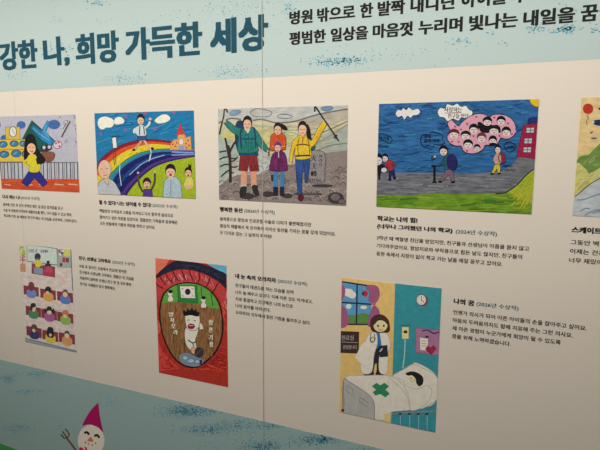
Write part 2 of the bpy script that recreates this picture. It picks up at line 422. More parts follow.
p.line((90, 86, 96), 2.5, '335,110 345,120 338,134'); p.line((90, 86, 96), 2.5, '270,72 276,80'); p.line((90, 86, 96), 2.5, '338,180 346,190')
p.part('painted_girl')
p.poly((48, 52, 130), '133,316 180,316 216,372 196,392 158,350 124,390 98,370', 'crayon', ((30, 30, 70), 2))
p.blob((222, 200, 55), '122,252 142,238 160,237 178,250 186,285 177,320 136,320 136,290 124,286', 'crayon', ((120, 100, 30), 2))
p.line((222, 196, 60), 11, '126,256 112,280 132,304'); p.line((60, 45, 45), 8, '168,258 174,286')
p.sub('hair')
p.blob((38, 33, 36), '114,212 120,168 132,152 147,148 160,158 168,180 172,206 186,232 208,262 200,280 178,284 166,246 150,240 134,244 124,260 112,262')
p.sub('face')
p.ell((232, 186, 146), 146, 214, 19, 24); p.rect_((232, 186, 146), 139, 230, 152, 244)
p.line(INKC, 2.5, '134,210 141,208'); p.line(INKC, 2.5, '151,208 158,209'); p.line((190, 50, 50), 4, '140,224 147,229 154,223')
p.blob((38, 33, 36), '122,208 128,180 147,170 164,182 170,206 158,194 146,190 132,196')
p.done()

# ---- rainbow
p = Picture('rainbow_picture', 'children\'s picture of a broad rainbow over a bald child and cheering people', [(94.3, 113.6), (193.7, 110.2), (196, 198.5), (98.4, 194)],
            (-1.4258, -1.0069, 1.6751, 1.3910), (227, 212, 195), (42, 128, 168), 'crayon')
p.K(90, 105, 4.28)
p.part('crayon_strokes'); p.hatch([(70, 152, 185), (28, 104, 150), (40, 130, 160), (86, 160, 190)], '20,40 445,24 450,186 350,160 230,142 110,176 34,240', 150, 46, 2.6, -14, 10)
p.part('painted_cloud')
p.blob((235, 228, 215), '33,78 40,58 62,50 85,55 100,64 104,80 92,96 70,98 55,106 40,100', out=((120, 140, 150), 1.5))
p.blob((235, 228, 215), '102,70 112,54 132,52 146,64 144,78 122,84 106,82', out=((120, 140, 150), 1.5))
p.part('painted_cloud')
p.blob((235, 228, 215), '276,66 292,50 312,40 332,42 344,58 330,72 306,78 288,78', out=((120, 140, 150), 1.5))
p.part('painted_star')
for x, y in ((155, 50), (45, 125), (150, 108), (280, 100), (360, 32), (236, 35)):
    p.part('painted_star'); p.poly((150, 110, 160), [(x+(9 if i % 2 == 0 else 4)*math.sin(i*.628), y-(9 if i % 2 == 0 else 4)*math.cos(i*.628)) for i in range(10)], out=((190, 60, 90), 1.5))
p.part('painted_rainbow')
def band(col, top, k='crayon'): p.poly(col, [tuple(q) for q in smooth(p.pts(top), False, 4)]+[(456, 300), (456, 420), (20, 420)], k)
band((150, 40, 55), '28,262 45,235 75,206 120,178 175,157 232,147 292,148 356,156 456,188')
band((215, 95, 55), '30,282 60,242 95,210 140,184 190,168 240,157 300,158 356,166 456,190')
band((225, 200, 60), '30,312 70,262 110,226 150,200 200,180 250,168 300,168 356,175 456,192')
band((70, 150, 130), '40,360 85,300 130,254 175,222 220,202 280,190 340,186 456,190')
band((60, 130, 175), '60,360 95,308 140,262 182,230 226,210 280,197 340,192 456,192')
band((32, 45, 110), '86,350 112,304 150,262 190,236 232,216 280,204 350,200 456,197')
band((48, 92, 140), '128,330 150,300 185,268 230,236 290,214 350,207 456,203')
band((36, 40, 105), '128,352 152,318 190,280 236,246 295,222 350,213 456,206')
band((96, 66, 135), '136,380 165,338 215,290 262,255 312,234 360,222 456,209')
band((70, 45, 100), '144,395 172,350 222,300 268,264 318,243 370,230 456,216')
for q_ in ('28,262 45,235 75,206 120,178 175,157 232,147 292,148 356,156', '40,360 85,300 130,254 175,222 220,202 280,190 340,186', '86,350 112,304 150,262 190,236 232,216 280,204 350,200', '144,395 172,350 222,300 268,264 318,243 370,230 446,217'): p.line((60, 50, 80), 1.8, q_)
p.hatch([(24, 34, 92), (60, 96, 150), (30, 66, 120), (20, 28, 80)], '100,350 150,280 200,244 260,222 330,208 330,214 260,240 200,280 150,340 140,380', 50, 36, 2.4, -40, 12)
p.hatch([(240, 216, 90), (205, 178, 50), (232, 196, 60)], '60,300 110,240 160,206 230,184 300,176 340,180 280,186 210,200 140,240 80,296', 40, 30, 2.4, -28, 14)
p.line((170, 185, 215), 3.5, '170,300 215,258 262,232 320,214'); p.line((150, 160, 205), 6, '350,200 400,203 446,203'); p.line((150, 160, 205), 5, '350,214 400,212 446,210')
p.part('painted_hill')
p.poly((168, 182, 48), [tuple(q) for q in smooth(p.pts('152,400 180,355 228,304 275,268 325,247 375,234 456,220'), False, 4)]+[(460, 420), (150, 420)], 'crayon')
p.hatch([(190, 200, 70), (145, 168, 40), (178, 190, 40), (200, 196, 60)], '165,385 190,345 240,298 300,262 380,236 446,222 450,390', 110, 26, 2.4, -50, 24)
p.part('painted_school')
p.poly((222, 168, 105), '343,192 346,162 360,146 374,148 376,124 404,122 412,138 432,132 436,192', 'crayon', ((190, 90, 70), 2.5))
p.poly((205, 75, 75), '370,128 386,78 408,124', 'crayon', ((150, 50, 60), 2))
p.ell((225, 215, 205), 391, 156, 10, 15, out=((200, 90, 80), 2)); p.rect_((150, 165, 190), 380, 174, 405, 192)
for x, y in ((355, 168), (366, 176), (420, 150), (424, 172), (412, 165), (372, 160), (414, 182)): p.dot((190, 85, 75), x, y, 4)
p.part('painted_walking_child')
p.line((215, 175, 150), 9, '232,150 246,172 262,186'); p.line((205, 165, 140), 9, '222,150 205,175 188,190')
p.poly((75, 92, 140), '203,128 240,128 244,152 226,150 204,154', out=((40, 40, 70), 2))
p.blob((205, 210, 212), '206,90 218,84 232,88 240,104 240,130 206,132 196,122 186,124 184,104', 'paint', ((70, 75, 85), 2))
p.line((60, 65, 80), 4, '214,90 212,128'); p.line((60, 65, 80), 4, '230,90 234,126')
p.line((205, 210, 212), 9, '238,98 252,84 256,70'); p.dot((225, 185, 160), 258, 60, 6)
for x, y in ((188, 192), (268, 186)): p.ell((70, 35, 40), x, y, 7, 5)
cap_head(p, (225, 185, 160), (55, 45, 50), 217, 62, 16, 22, lw=2)
p.part('painted_drip_stand')
p.line((80, 84, 100), 3, '108,180 112,250'); p.line((110, 90, 60), 3, '98,185 106,258'); p.line((70, 78, 95), 3, '92,136 128,132')
p.poly((225, 222, 220), '95,142 112,138 117,182 100,186', out=((80, 80, 95), 2))
p.part('painted_crutch')
p.line((215, 215, 220), 3, '130,255 128,290 136,346'); p.line((215, 215, 220), 5, '256,186 262,205 254,240'); p.line((60, 60, 80), 2, '252,186 264,212')
p.part('painted_bald_child')
p.blob((196, 192, 190), '36,392 36,342 52,322 74,316 96,322 116,346 130,392', 'crayon', ((90, 90, 95), 2))
p.rect_((222, 180, 155), 64, 300, 82, 326); p.ell((228, 188, 162), 64, 276, 28, 40, out=((170, 120, 100), 2))
p.line((110, 90, 85), 2.2, '46,276 56,274'); p.line((110, 90, 85), 2.2, '68,272 80,272'); p.line((190, 100, 95), 3, '58,300 68,302 76,298'); p.line((190, 140, 120), 2, '62,278 60,290 66,291')
p.line((90, 90, 95), 2, '62,326 78,346 82,330')
p.part('painted_cheering_child')
p.line((95, 85, 60), 9, '228,372 212,340 207,300'); p.line((95, 85, 60), 9, '262,366 278,330 278,292')
p.dot((220, 180, 150), 207, 290, 5); p.dot((220, 180, 150), 279, 284, 5)
p.poly((100, 70, 140), '226,400 232,360 266,360 272,400', out=((60, 40, 90), 2)); cap_head(p, (225, 180, 150), (75, 50, 48), 245, 334, 17, 22, cap=.1)
p.line((190, 60, 60), 3, '240,350 245,353 250,350')
p.part('painted_singing_adult')
p.blob((178, 192, 196), '320,400 318,340 326,318 345,306 370,308 386,326 392,352 390,400', 'crayon', ((90, 100, 110), 2))
p.rect_((225, 185, 160), 339, 298, 354, 318); cap_head(p, (228, 188, 162), (58, 42, 52), 346, 282, 22, 28, cap=0, eyes=True)
p.ell((190, 45, 50), 346, 298, 6, 6); p.line((90, 100, 110), 2, '347,318 348,390')
p.part('painted_girl_with_topknot')
p.blob((215, 200, 110), '404,348 408,320 424,306 440,312 446,340 440,352', 'crayon', ((160, 140, 70), 2)); p.ell((222, 180, 145), 424, 350, 18, 9)
p.blob((30, 26, 34), '422,262 424,250 430,258 434,248 434,268'); cap_head(p, (226, 186, 150), (48, 38, 42), 422, 286, 15, 20, cap=0)
p.ell((150, 50, 50), 422, 300, 4, 4)
p.done()

# ---- family hike
p = Picture('family_hike_picture', 'children\'s picture of a family of hikers with raised sticks beside a summit stone', [(217.5, 108.9), (348.6, 105.1), (345.9, 205.2), (219.7, 199.9)],
            (-0.9167, -0.4869, 1.6776, 1.3925), (233, 218, 199), (194, 192, 180), 'wash', gam=1.06)
p.K(205, 95, 3.747)
p.part('painted_mountains')
p.poly((204, 194, 158), '50,108 100,86 140,92 215,92 262,106 330,98 400,80 540,52 540,160 400,190 200,240 50,200', 'wash')
p.poly((186, 174, 154), '330,98 400,78 470,62 540,50 540,90 460,112 380,118', 'wash')
p.poly((170, 182, 168), '44,140 120,150 130,250 60,330 44,330', 'wash'); p.poly((166, 172, 158), '390,190 440,150 540,112 540,250 440,250', 'wash')
p.poly((204, 190, 120), '60,150 100,132 130,150 120,175 60,165', 'wash'); p.poly((205, 196, 130), '200,120 330,130 340,180 200,200', 'wash')
p.poly((190, 192, 186), '205,200 240,200 240,300 200,310', 'wash')
p.hatch([(178, 176, 140), (206, 188, 140), (160, 168, 150), (196, 170, 150), (150, 160, 140)], '54,120 140,98 262,112 400,90 530,62 530,200 440,210 300,250 130,280 60,300', 130, 60, 3, -12, 12)
p.hatch([(205, 206, 204), (180, 184, 188)], '52,54 534,42 534,56 400,78 262,104 140,88 52,104', 30, 50, 3, -4, 6)
for q in ('50,106 75,95 100,88 135,92', '180,96 215,92 262,104 300,104 345,98 400,80 460,66 540,52'): p.line((125, 112, 108), 5, q)
p.line((140, 125, 110), 4, '400,150 450,138 540,96'); p.line((150, 140, 120), 3, '390,185 450,165 540,108'); p.line((120, 120, 105), 3, '420,210 470,190 540,180')
p.part('painted_cloud')
p.blob((130, 160, 178), '92,70 105,58 128,57 134,64 118,75 98,76', 'wash', ((90, 110, 130), 2))
for q in ('170,66 190,52 225,55 252,66 240,80 200,82 180,76', '272,80 295,72 328,78 322,86 290,88'): p.part('painted_cloud'); p.line((110, 118, 125), 2.5, q, closed=True)
p.part('painted_cloud'); p.blob((120, 145, 175), '438,48 470,42 482,50 462,60 446,58', 'wash', ((80, 100, 140), 2))
p.part('painted_rocky_ground')
p.poly((146, 131, 123), '44,352 85,318 125,300 200,300 260,268 330,258 395,262 450,218 545,206 545,430 44,420', 'crayon')
rr = random.Random(3)
for k in range(190):
    x, y = rr.uniform(55, 535), rr.uniform(270, 400)
    if y < 320 and x < 130: continue
    r = rr.uniform(6, 16)
    p.line(rr.choice(((98, 84, 80), (108, 92, 90), (176, 162, 154), (190, 176, 168), (80, 68, 66))), rr.uniform(1.4, 3), [(x-r, y+r*.2), (x-r*.3, y-r*.5), (x+r*.5, y-r*.4), (x+r, y+r*.3)])
for q in ((160, 380, 28, 12), (238, 372, 22, 11), (310, 378, 20, 9), (490, 385, 30, 22), (440, 340, 40, 6)): p.ell((72, 62, 62), *q, kind='crayon')
for q in ((488, 382, 18, 14), (512, 398, 14, 9), (390, 370, 50, 3)): p.ell((118, 108, 104), *q, kind='crayon', out=((60, 52, 52), 2))
p.part('painted_bare_tree')
p.line((66, 52, 46), 11, '97,330 96,270 92,215 86,190'); p.line((66, 52, 46), 7, '90,232 82,190 76,162'); p.line((66, 52, 46), 7, '94,215 106,190 118,172')
for q in ('94,232 70,236 55,244', '95,262 75,262 58,270', '94,282 78,292 62,308', '96,252 112,246 124,232', '98,270 112,272 124,268', '96,296 110,292', '92,210 72,212 54,216', '95,240 116,240'): p.line((72, 56, 50), 4.5, q)
p.part('painted_summit_stone')
p.blob((150, 140, 136), '392,320 388,270 388,225 396,212 420,207 444,214 452,232 450,280 447,322 418,330', 'crayon', ((90, 80, 78), 2.5))
for ch, a, b_, c_, d in (('天', 398, 228, 419, 248), ('王', 399, 258, 421, 276), ('峰', 398, 284, 422, 306)): p.txt((48, 42, 42), ch, a, b_, c_, d, .04)
for ch, y in (('지', 224), ('리', 240), ('산', 256)): p.txt((60, 52, 52), ch, 428, y, 440, y+12, .03)
p.txt((60, 52, 52), '1915m', 396, 313, 436, 325, .03)
# father
p.part('painted_father')
p.line((222, 160, 124), 22, '148,284 148,310 147,345', sm=False); p.line((222, 160, 124), 22, '183,284 184,310 186,345', sm=False)
p.line((205, 195, 188), 20, '147,338 147,346'); p.line((205, 195, 188), 20, '186,338 187,344')
p.blob((56, 54, 52), '136,350 154,344 158,352 152,376 134,380', out=(INKC, 1.5)); p.blob((56, 54, 52), '178,344 196,340 202,362 205,376 190,376', out=(INKC, 1.5))
p.sub('shorts'); p.poly((138, 48, 52), '134,222 196,222 204,286 170,288 166,262 160,288 128,284', 'crayon', ((90, 30, 36), 2))
p.hatch([(112, 34, 40), (160, 66, 66)], '136,226 196,226 202,282 172,284 164,250 156,284 132,282', 26, 24, 2.2, 86, 8); p.sub('backpack')
p.blob((38, 62, 98), '116,180 114,130 122,100 140,98 148,115 140,195 124,205', 'crayon', ((30, 40, 70), 2)); p.poly((40, 74, 110), '126,205 200,205 202,228 128,228', 'crayon')
p.sub('jacket')
p.poly((44, 128, 116), [tuple(q) for q in smooth(p.pts('76,96 90,100 120,122 140,124 158,140 178,120 196,136 214,164 240,204 236,216 206,196 196,182 198,214 130,218 124,190 126,156 104,142 72,108'), True)], 'crayon', ((24, 76, 74), 2.2))
p.hatch([(30, 104, 96), (70, 150, 134), (36, 116, 104), (24, 84, 84)], '130,130 190,130 196,210 130,214', 44, 22, 2.2, 80, 18); p.hatch([(30, 104, 96), (70, 150, 134)], '76,104 90,104 126,128 124,146 104,138', 10, 14, 2, 38, 8)
p.line((40, 66, 104), 6, '140,122 134,150 138,200'); p.line((40, 66, 104), 6, '184,124 190,150 192,200'); p.line((28, 86, 82), 2, '164,140 164,214'); p.line((40, 66, 104), 5, '136,166 190,166')
p.line((28, 86, 82), 2, '150,180 180,182'); p.line((28, 86, 82), 2, '142,150 156,170 150,205')
p.poly((210, 205, 200), '150,128 172,128 162,146')
p.sub('head')
cap_head(p, (228, 180, 148), (48, 38, 36), 160, 106, 17, 26, cap=-.1, lw=2)
p.sub('hand'); p.dot((225, 178, 146), 72, 98, 7); p.sub('hand'); p.dot((225, 178, 146), 240, 212, 6)
p.sub('walking_stick'); p.line((62, 48, 46), 5, '84,66 79,52 72,56 70,80 62,112 54,148'); p.sub('walking_stick'); p.line((62, 48, 46), 4, '242,200 241,230')
p.part('painted_mother')
p.line((226, 170, 40), 1, '330,200 331,201'); p.sub('jeans')
p.poly((48, 82, 138), '340,236 396,236 394,270 384,330 376,330 374,262 366,300 364,372 350,372 344,300', 'crayon', ((30, 50, 95), 2))
p.hatch([(36, 66, 118), (72, 106, 156)], '342,240 394,240 392,270 378,326 370,268 362,368 352,368', 26, 30, 2.2, 84, 8); p.sub('shoes'); p.ell((105, 35, 55), 361, 384, 10, 13, out=((60, 25, 35), 2))
p.sub('backpack'); p.blob((40, 98, 72), '392,160 408,170 414,195 406,208 394,200', 'crayon', ((30, 60, 50), 2))
p.sub('jacket')
p.poly((226, 190, 52), [tuple(q) for q in smooth(p.pts('342,162 362,150 388,158 400,172 424,128 444,100 458,108 440,142 414,186 398,200 398,236 342,240 340,200 334,215 328,252 318,250 322,214 330,178'), True)], 'crayon', ((150, 100, 40), 2))
p.hatch([(238, 206, 84), (206, 168, 40), (236, 190, 60)], '346,166 392,166 396,234 344,236', 34, 22, 2.2, 80, 20); p.hatch([(232, 170, 50), (214, 150, 40)], '402,176 444,104 454,110 414,184', 10, 22, 2.2, -60, 6)
p.line((70, 55, 45), 4, '342,190 368,186 396,190'); p.line((70, 55, 45), 6, '340,230 370,228 398,228'); p.line((120, 90, 40), 3, '356,158 350,190 352,226'); p.line((120, 90, 40), 3, '386,160 392,190 394,226')
p.line((160, 90, 50), 3, '368,160 368,190'); p.poly((210, 120, 90), '362,156 378,156 370,172')
p.sub('head'); p.blob((42, 36, 36), '386,110 396,130 400,160 392,168 382,150')
cap_head(p, (230, 184, 152), (42, 36, 36), 368, 126, 17, 26, cap=-.1, lw=2); p.sub('hand'); p.dot((228, 180, 148), 450, 98, 7); p.sub('hand'); p.dot((228, 180, 148), 321, 258, 6)
p.sub('walking_stick'); p.line((62, 50, 50), 5.5, '414,62 416,44 440,80 470,124 502,172'); p.line((62, 50, 50), 7, '496,150 486,162')
p.part('painted_older_girl')
p.line((50, 50, 60), 10, '254,300 256,324'); p.sub('jacket')
p.blob((206, 88, 48), '252,150 272,142 296,146 306,170 304,196 300,206 250,208 246,190 247,168', 'crayon', ((130, 50, 35), 2)); p.hatch([(226, 112, 62), (186, 70, 40)], '254,154 272,146 296,150 304,172 300,202 252,202', 22, 18, 2.2, 80, 16); p.line((150, 60, 40), 2.5, '276,150 276,180'); p.line((225, 150, 60), 5, '254,195 270,192'); p.line((225, 150, 60), 5, '288,195 302,192')
p.sub('head'); p.blob((40, 34, 36), '286,108 304,116 312,130 300,132 290,124')
cap_head(p, (228, 180, 150), (42, 36, 38), 275, 128, 15, 22, cap=-.1, lw=2)
p.part('painted_young_child')
p.line((70, 132, 176), 15, '267,280 266,345', sm=False); p.line((70, 132, 176), 15, '291,280 292,345', sm=False); p.sub('boots')
p.rect_((48, 44, 58), 258, 346, 276, 378); p.rect_((48, 44, 58), 283, 344, 299, 378)
p.sub('coat')
p.blob((112, 42, 92), '256,224 272,212 292,212 304,226 310,262 306,284 248,284 247,256', 'crayon', ((64, 26, 56), 2)); p.hatch([(136, 60, 112), (90, 30, 74)], '260,226 274,216 290,216 302,228 308,262 303,282 251,282', 26, 22, 2.2, 84, 12); p.line((210, 190, 190), 3, '278,216 279,236'); p.line((70, 28, 60), 2, '279,238 279,282')
p.sub('head'); cap_head(p, (230, 184, 155), (110, 60, 120), 275, 196, 13, 18, cap=0, lw=2)
p.done()

# ---- walking to school under a blue sky
p = Picture('blue_school_picture', 'large blue children\'s picture of pupils walking and a pink thought cloud of faces', [(378.7, 105), (539.3, 98.2), (531, 214.6), (376.9, 205.9)],
            (-0.3975, 0.0046, 1.6781, 1.3944), (241, 226, 206), (58, 114, 160), 'streak')
p.K(370, 90, 3.212)
p.part('crayon_strokes'); p.hatch([(44, 92, 140), (70, 140, 172), (40, 84, 138), (84, 150, 180), (52, 120, 152), (36, 76, 128)], '26,48 540,26 535,100 500,110 465,214 420,262 24,266', 260, 40, 3, -4, 12)
p.part('painted_road')
p.poly((128, 126, 128), '10,268 80,266 200,266 330,268 420,262 455,240 475,215 545,215 545,430 10,430', 'streak')
rr = random.Random(8)
for k in range(34):
    x, y = rr.uniform(25, 480), rr.uniform(272, 330)
    p.line(rr.choice(((160, 156, 152), (105, 102, 106), (148, 144, 142))), rr.uniform(2, 5), [(x-rr.uniform(8, 26), y+rr.uniform(-2, 2)), (x, y), (x+rr.uniform(8, 26), y+rr.uniform(-2, 2))])
p.part('painted_grass')
p.poly((128, 160, 50), [tuple(q) for q in smooth(p.pts('10,336 100,338 200,333 300,334 380,333 430,330 470,306 500,275 550,238'), False, 4)]+[(550, 430), (10, 430)], 'streak')
for k in range(34):
    x, y = rr.uniform(30, 520), rr.uniform(342, 395)
    p.line(rr.choice(((98, 145, 50), (165, 175, 60), (80, 128, 52))), rr.uniform(3, 6), [(x-rr.uniform(15, 40), y+rr.uniform(-3, 3)), (x, y), (x+rr.uniform(15, 40), y+rr.uniform(-4, 2))])
p.poly((182, 186, 62), '440,330 480,300 505,272 550,240 550,380 500,360', 'crayon')
p.hatch([(200, 196, 70), (150, 172, 58), (190, 180, 50)], '440,332 480,302 515,272 524,262 520,390 450,384', 50, 30, 3, -40, 14)
p.line((50, 48, 52), 3, '400,334 432,330 470,306 500,275 540,244')
p.part('painted_sun'); p.ell((232, 196, 48), 540, 26, 28, 26, out=((180, 120, 40), 2))
p.part('painted_school')
p.poly((44, 58, 120), '508,88 540,84 540,110 504,110', 'crayon'); p.poly((168, 42, 78), '492,112 545,104 530,222 468,214', 'crayon', ((110, 30, 55), 2))
for x, y in ((515, 128), (508, 163), (505, 192)):
    p.poly((205, 200, 200), [(x-13, y-8), (x+13, y-9), (x+11, y+9), (x-14, y+9)], out=((70, 50, 70), 2)); p.line((70, 50, 70), 2, [(x, y-8), (x-1, y+9)]); p.line((70, 50, 70), 2, [(x-13, y), (x+12, y)])
p.part('painted_cloud')
p.blob((236, 226, 216), '80,78 88,66 98,68 104,60 114,66 122,58 134,66 150,62 158,72 150,82 136,84 128,92 118,86 108,98 100,86 88,90', out=((60, 80, 120), 1.5))
p.part('painted_speech_cloud')
p.blob((238, 230, 222), '213,72 222,58 236,60 244,46 262,50 276,44 290,54 304,50 314,62 326,70 322,84 308,92 290,90 280,100 262,94 246,102 234,90 220,88', out=((50, 50, 60), 2))
p.txt((45, 40, 42), '사랑하는', 234, 56, 292, 72, .03); p.txt((45, 40, 42), '친구들 안녕', 246, 76, 312, 92, .03); p.line((170, 60, 80), 2, '236,75 290,73')
p.part('painted_small_speech_cloud')
for q in ('160,160 166,145 186,144 196,136 214,140 230,148 228,160 236,170 220,178 206,176 196,184 184,178 172,184 162,174', '428,178 440,168 460,172 468,184 456,196 440,198', '24,150 40,142 60,150 70,160 60,172'): p.part('painted_small_speech_cloud'); p.line((30, 45, 85), 2.5, q, closed=True)
p.part('painted_lettering')
p.txt((28, 36, 70), '안녕', 172, 146, 192, 156, .03); p.txt((28, 36, 70), '같이 가자', 170, 158, 220, 170, .03)
p.txt((28, 36, 70), '반가워', 30, 152, 60, 164, .03); p.txt((28, 36, 70), '어서와', 26, 178, 58, 188, .02); p.txt((28, 36, 70), '고마워', 436, 178, 462, 190, .03)
p.txt((36, 36, 44), '사랑하는', 422, 240, 456, 249, .02); p.txt((36, 36, 44), '나의 학교', 430, 253, 466, 263, .02)
p.part('painted_thought_cloud')
p.K(455, 100, 8.185)
PINK = (226, 172, 182)
p.blob(PINK, '-62,225 -70,190 -40,165 -10,190 20,215 40,190 75,160 120,130 180,112 235,118 275,140 300,122 350,115 410,125 455,150 485,190 494,240 480,285 440,315 400,318 370,310 355,335 325,370 285,372 240,372 220,405 170,435 110,440 60,420 42,380 0,378 -45,360 -72,320 -68,280 -50,255', 'paint', ((48, 40, 52), 6))
p.ell(PINK, 485, 255, 9, 14)
for x, y in ((90, 198), (165, 140), (315, 143), (430, 192), (40, 245), (142, 298), (20, 345), (90, 420), (358, 295), (-35, 345), (-10, 220), (460, 280)):
    p.poly((188, 60, 90), [(x, y+10), (x-11, y-3), (x-6, y-10), (x, y-4), (x+6, y-10), (x+11, y-3)])
p.part('painted_long_hair')
SKIN = (232, 214, 205)
p.blob((36, 30, 36), '175,190 200,180 235,205 290,200 300,230 270,268 220,268 195,250'); p.blob((36, 30, 36), '282,222 330,202 362,222 366,268 340,262 285,268')
for x, y, rx, ry, hc in ((145, 238, 38, 40, (36, 30, 36)), (257, 175, 38, 36, (36, 30, 36)), (371, 168, 36, 36, (36, 30, 36)), (312, 245, 42, 36, (40, 34, 38)), (414, 258, 38, 38, (36, 30, 36)),
                         (78, 290, 40, 34, (36, 30, 36)), (210, 308, 38, 38, (130, 62, 70)), (98, 362, 38, 36, (36, 30, 36)), (172, 392, 27, 28, (36, 30, 36)), (302, 330, 33, 36, (36, 30, 36)), (-18, 280, 44, 38, (120, 50, 60))):
    p.part('painted_face_in_cloud'); cap_head(p, SKIN, hc, x, y, rx, ry, lw=5, cap=.08)
p.part('painted_long_hair'); p.ell((36, 30, 36), 302, 362, 32, 12)
p.K(374, 150, 6.92)
p.part('painted_boy_with_stick')
p.line((36, 34, 40), 15, '412,118 412,222', sm=False); p.line((36, 34, 40), 12, '390,112 425,112', sm=False); p.line((36, 34, 40), 10, '398,222 428,224', sm=False)
p.sub('trousers'); p.poly((140, 112, 120), '488,138 530,132 545,178 552,214 532,222 510,170 468,216 446,214 476,170', 'crayon', ((70, 50, 60), 3))
p.sub('shoes'); p.ell((32, 30, 34), 452, 220, 14, 7); p.ell((32, 30, 34), 540, 223, 14, 7)
p.sub('jacket'); p.blob((52, 104, 110), '484,40 510,30 520,60 522,120 500,140 480,136 478,100 440,116 432,104 466,86', 'crayon', ((30, 45, 60), 3))
p.sub('backpack'); p.blob((50, 48, 104), '500,52 528,28 556,48 570,90 560,130 530,140 506,124 498,90', 'crayon', ((30, 28, 60), 3))
p.sub('head'); cap_head(p, (230, 205, 198), (34, 30, 36), 474, 6, 28, 34, lw=4, cap=0); p.ell((70, 90, 110), 404, 56, 14, 12, out=(INKC, 3)); p.dot((230, 205, 195), 414, 48, 7)
p.part('painted_boy_in_red')
p.poly((42, 52, 100), '104,140 138,134 148,192 132,198 122,160 118,204 102,206', 'crayon', ((30, 30, 50), 3)); p.ell((30, 28, 34), 110, 206, 12, 6); p.ell((30, 28, 34), 142, 198, 12, 6)
p.sub('jumper'); p.blob((168, 62, 70), '82,84 104,70 128,78 150,106 140,112 126,100 136,136 100,144 92,118 82,124 72,112', 'crayon', ((100, 30, 44), 3))
p.sub('head'); cap_head(p, (230, 210, 202), (34, 30, 36), 76, 56, 22, 26, lw=4)
p.part('painted_child_at_edge')
p.poly((40, 38, 46), '18,100 70,100 80,120 50,128 44,206 34,206 26,150 18,150'); p.ell((220, 216, 214), 70, 140, 20, 18, out=(INKC, 3)); cap_head(p, (230, 215, 208), (34, 30, 36), 32, 68, 28, 38, lw=4)
p.K(450, 140, 6)
p.part('painted_boy_in_yellow_trousers')
p.poly((218, 196, 62), '262,150 292,146 298,172 294,198 282,198 276,172 258,200 244,198 256,172', 'crayon', ((120, 100, 40), 2.5)); p.ell((36, 30, 36), 248, 204, 12, 5); p.ell((36, 30, 36), 290, 202, 10, 5)
p.sub('backpack'); p.blob((158, 50, 82), '292,88 310,76 326,96 326,128 308,142 294,134', 'crayon', ((80, 30, 46), 2.5))
p.sub('jumper'); p.blob((196, 170, 150), '268,84 288,78 302,98 300,140 266,146 258,118', 'crayon', ((70, 50, 50), 2.5)); p.line((165, 52, 80), 7, '294,82 286,110 296,136'); p.line((200, 150, 130), 7, '262,100 258,128 280,120')
p.sub('head'); cap_head(p, (232, 208, 198), (36, 30, 38), 282, 54, 18, 26, lw=3)
p.done()

# ---- picture cut by the right edge
XL, XR, ZA, ZC = 0.0972, 0.5172, 1.6785, 1.3955
p = Picture('skating_picture', 'yellow children\'s picture with a red balloon, cut off by the right edge', None, (XL, XR, ZA, ZC), (244, 229, 206), (238, 208, 150), 'wash')
p.K(575, 90, 6.92)
p.part('painted_snow_slope')
p.K(570, 145, 6)
p.poly((222, 212, 130), '10,60 60,66 140,20 900,-300 2600,-900 2600,900 10,300', 'wash')
p.poly((132, 160, 88), '36,100 60,66 110,60 200,-30 900,-400 2600,-1100 2600,-560 900,0 300,100 180,130 110,170 100,150 60,112', 'wash')
p.hatch([(112, 146, 74), (150, 176, 104), (176, 190, 120)], '45,100 70,72 130,56 220,0 400,-80 700,-200 700,0 300,90 180,122 110,150', 60, 60, 6, -34, 10); p.hatch([(230, 220, 160), (204, 190, 110)], '30,130 110,180 220,140 400,100 200,170 60,270 30,290', 40, 50, 5, -30, 14)
p.line((120, 150, 80), 5, '40,110 70,78 120,66'); p.line((120, 150, 80), 5, '110,170 150,150 200,120')
p.poly((206, 208, 200), '0,330 32,310 100,250 180,200 420,110 900,20 2600,-420 2600,1200 0,560', 'wash')
p.line((60, 56, 60), 5, '28,312 60,285 110,242 180,200 300,150 420,112 900,20 2600,-420')
for q in ('40,330 90,325 160,300 300,260', '90,420 140,395 220,380 360,330', '60,400 90,380 120,384', '130,410 200,390 300,370'): p.line((140, 160, 168), 7, q)
p.K(575, 90, 6.92)
p.part('painted_balloon'); p.ell((205, 72, 48), 90, 130, 35, 35, 'crayon', ((170, 50, 40), 2)); p.line((110, 90, 50), 4, '92,172 84,186 96,196 80,212 84,245')
p.part('painted_skater')
p.blob((52, 62, 110), '128,214 170,206 260,196 380,210 420,240 300,262 180,248 132,236', 'crayon', ((40, 40, 60), 3)); p.ell((225, 215, 205), 124, 222, 10, 10)
p.blob((200, 80, 60), '260,196 330,120 420,110 470,160 440,230 380,250', 'crayon', ((110, 40, 40), 3)); p.ell((60, 60, 70), 175, 130, 14, 8)
cap_head(p, (230, 190, 160), (50, 40, 40), 400, 60, 60, 66, lw=5)
p.part('painted_bird'); p.line((60, 66, 70), 8, '106,302 114,294 124,288'); p.ell((110, 112, 112), 130, 334, 22, 6)
p.done()

# ---- classroom
p = Picture('classroom_picture', 'tall children\'s picture of a classroom with rows of pupils at red desks', [(18.5, 244), (72.2, 249.2), (76.5, 350.3), (25.4, 343.9)],
            (-1.8519, -1.5718, 1.1758, 0.7704), (197, 181, 161), (200, 178, 162), 'wash', gam=1.0)
p.K(15, 240, 8.571)
p.part('painted_bookshelf')
p.rect_((150, 150, 140), 372, 78, 488, 236, out=((90, 90, 88), 3)); p.rect_((190, 180, 90), 430, 74, 486, 138); p.rect_((170, 60, 55), 414, 148, 440, 190); p.rect_((110, 60, 62), 444, 152, 470, 190)
for x, y, c_ in ((390, 96, (170, 60, 60)), (412, 112, (60, 60, 70)), (396, 124, (200, 190, 180)), (420, 92, (210, 200, 180))): p.rect_(c_, x-9, y-9, x+9, y+9)
p.ell((70, 64, 62), 402, 212, 12, 16); p.line((70, 100, 110), 7, '487,78 492,240 500,430', sm=False)
p.part('painted_potted_plant')
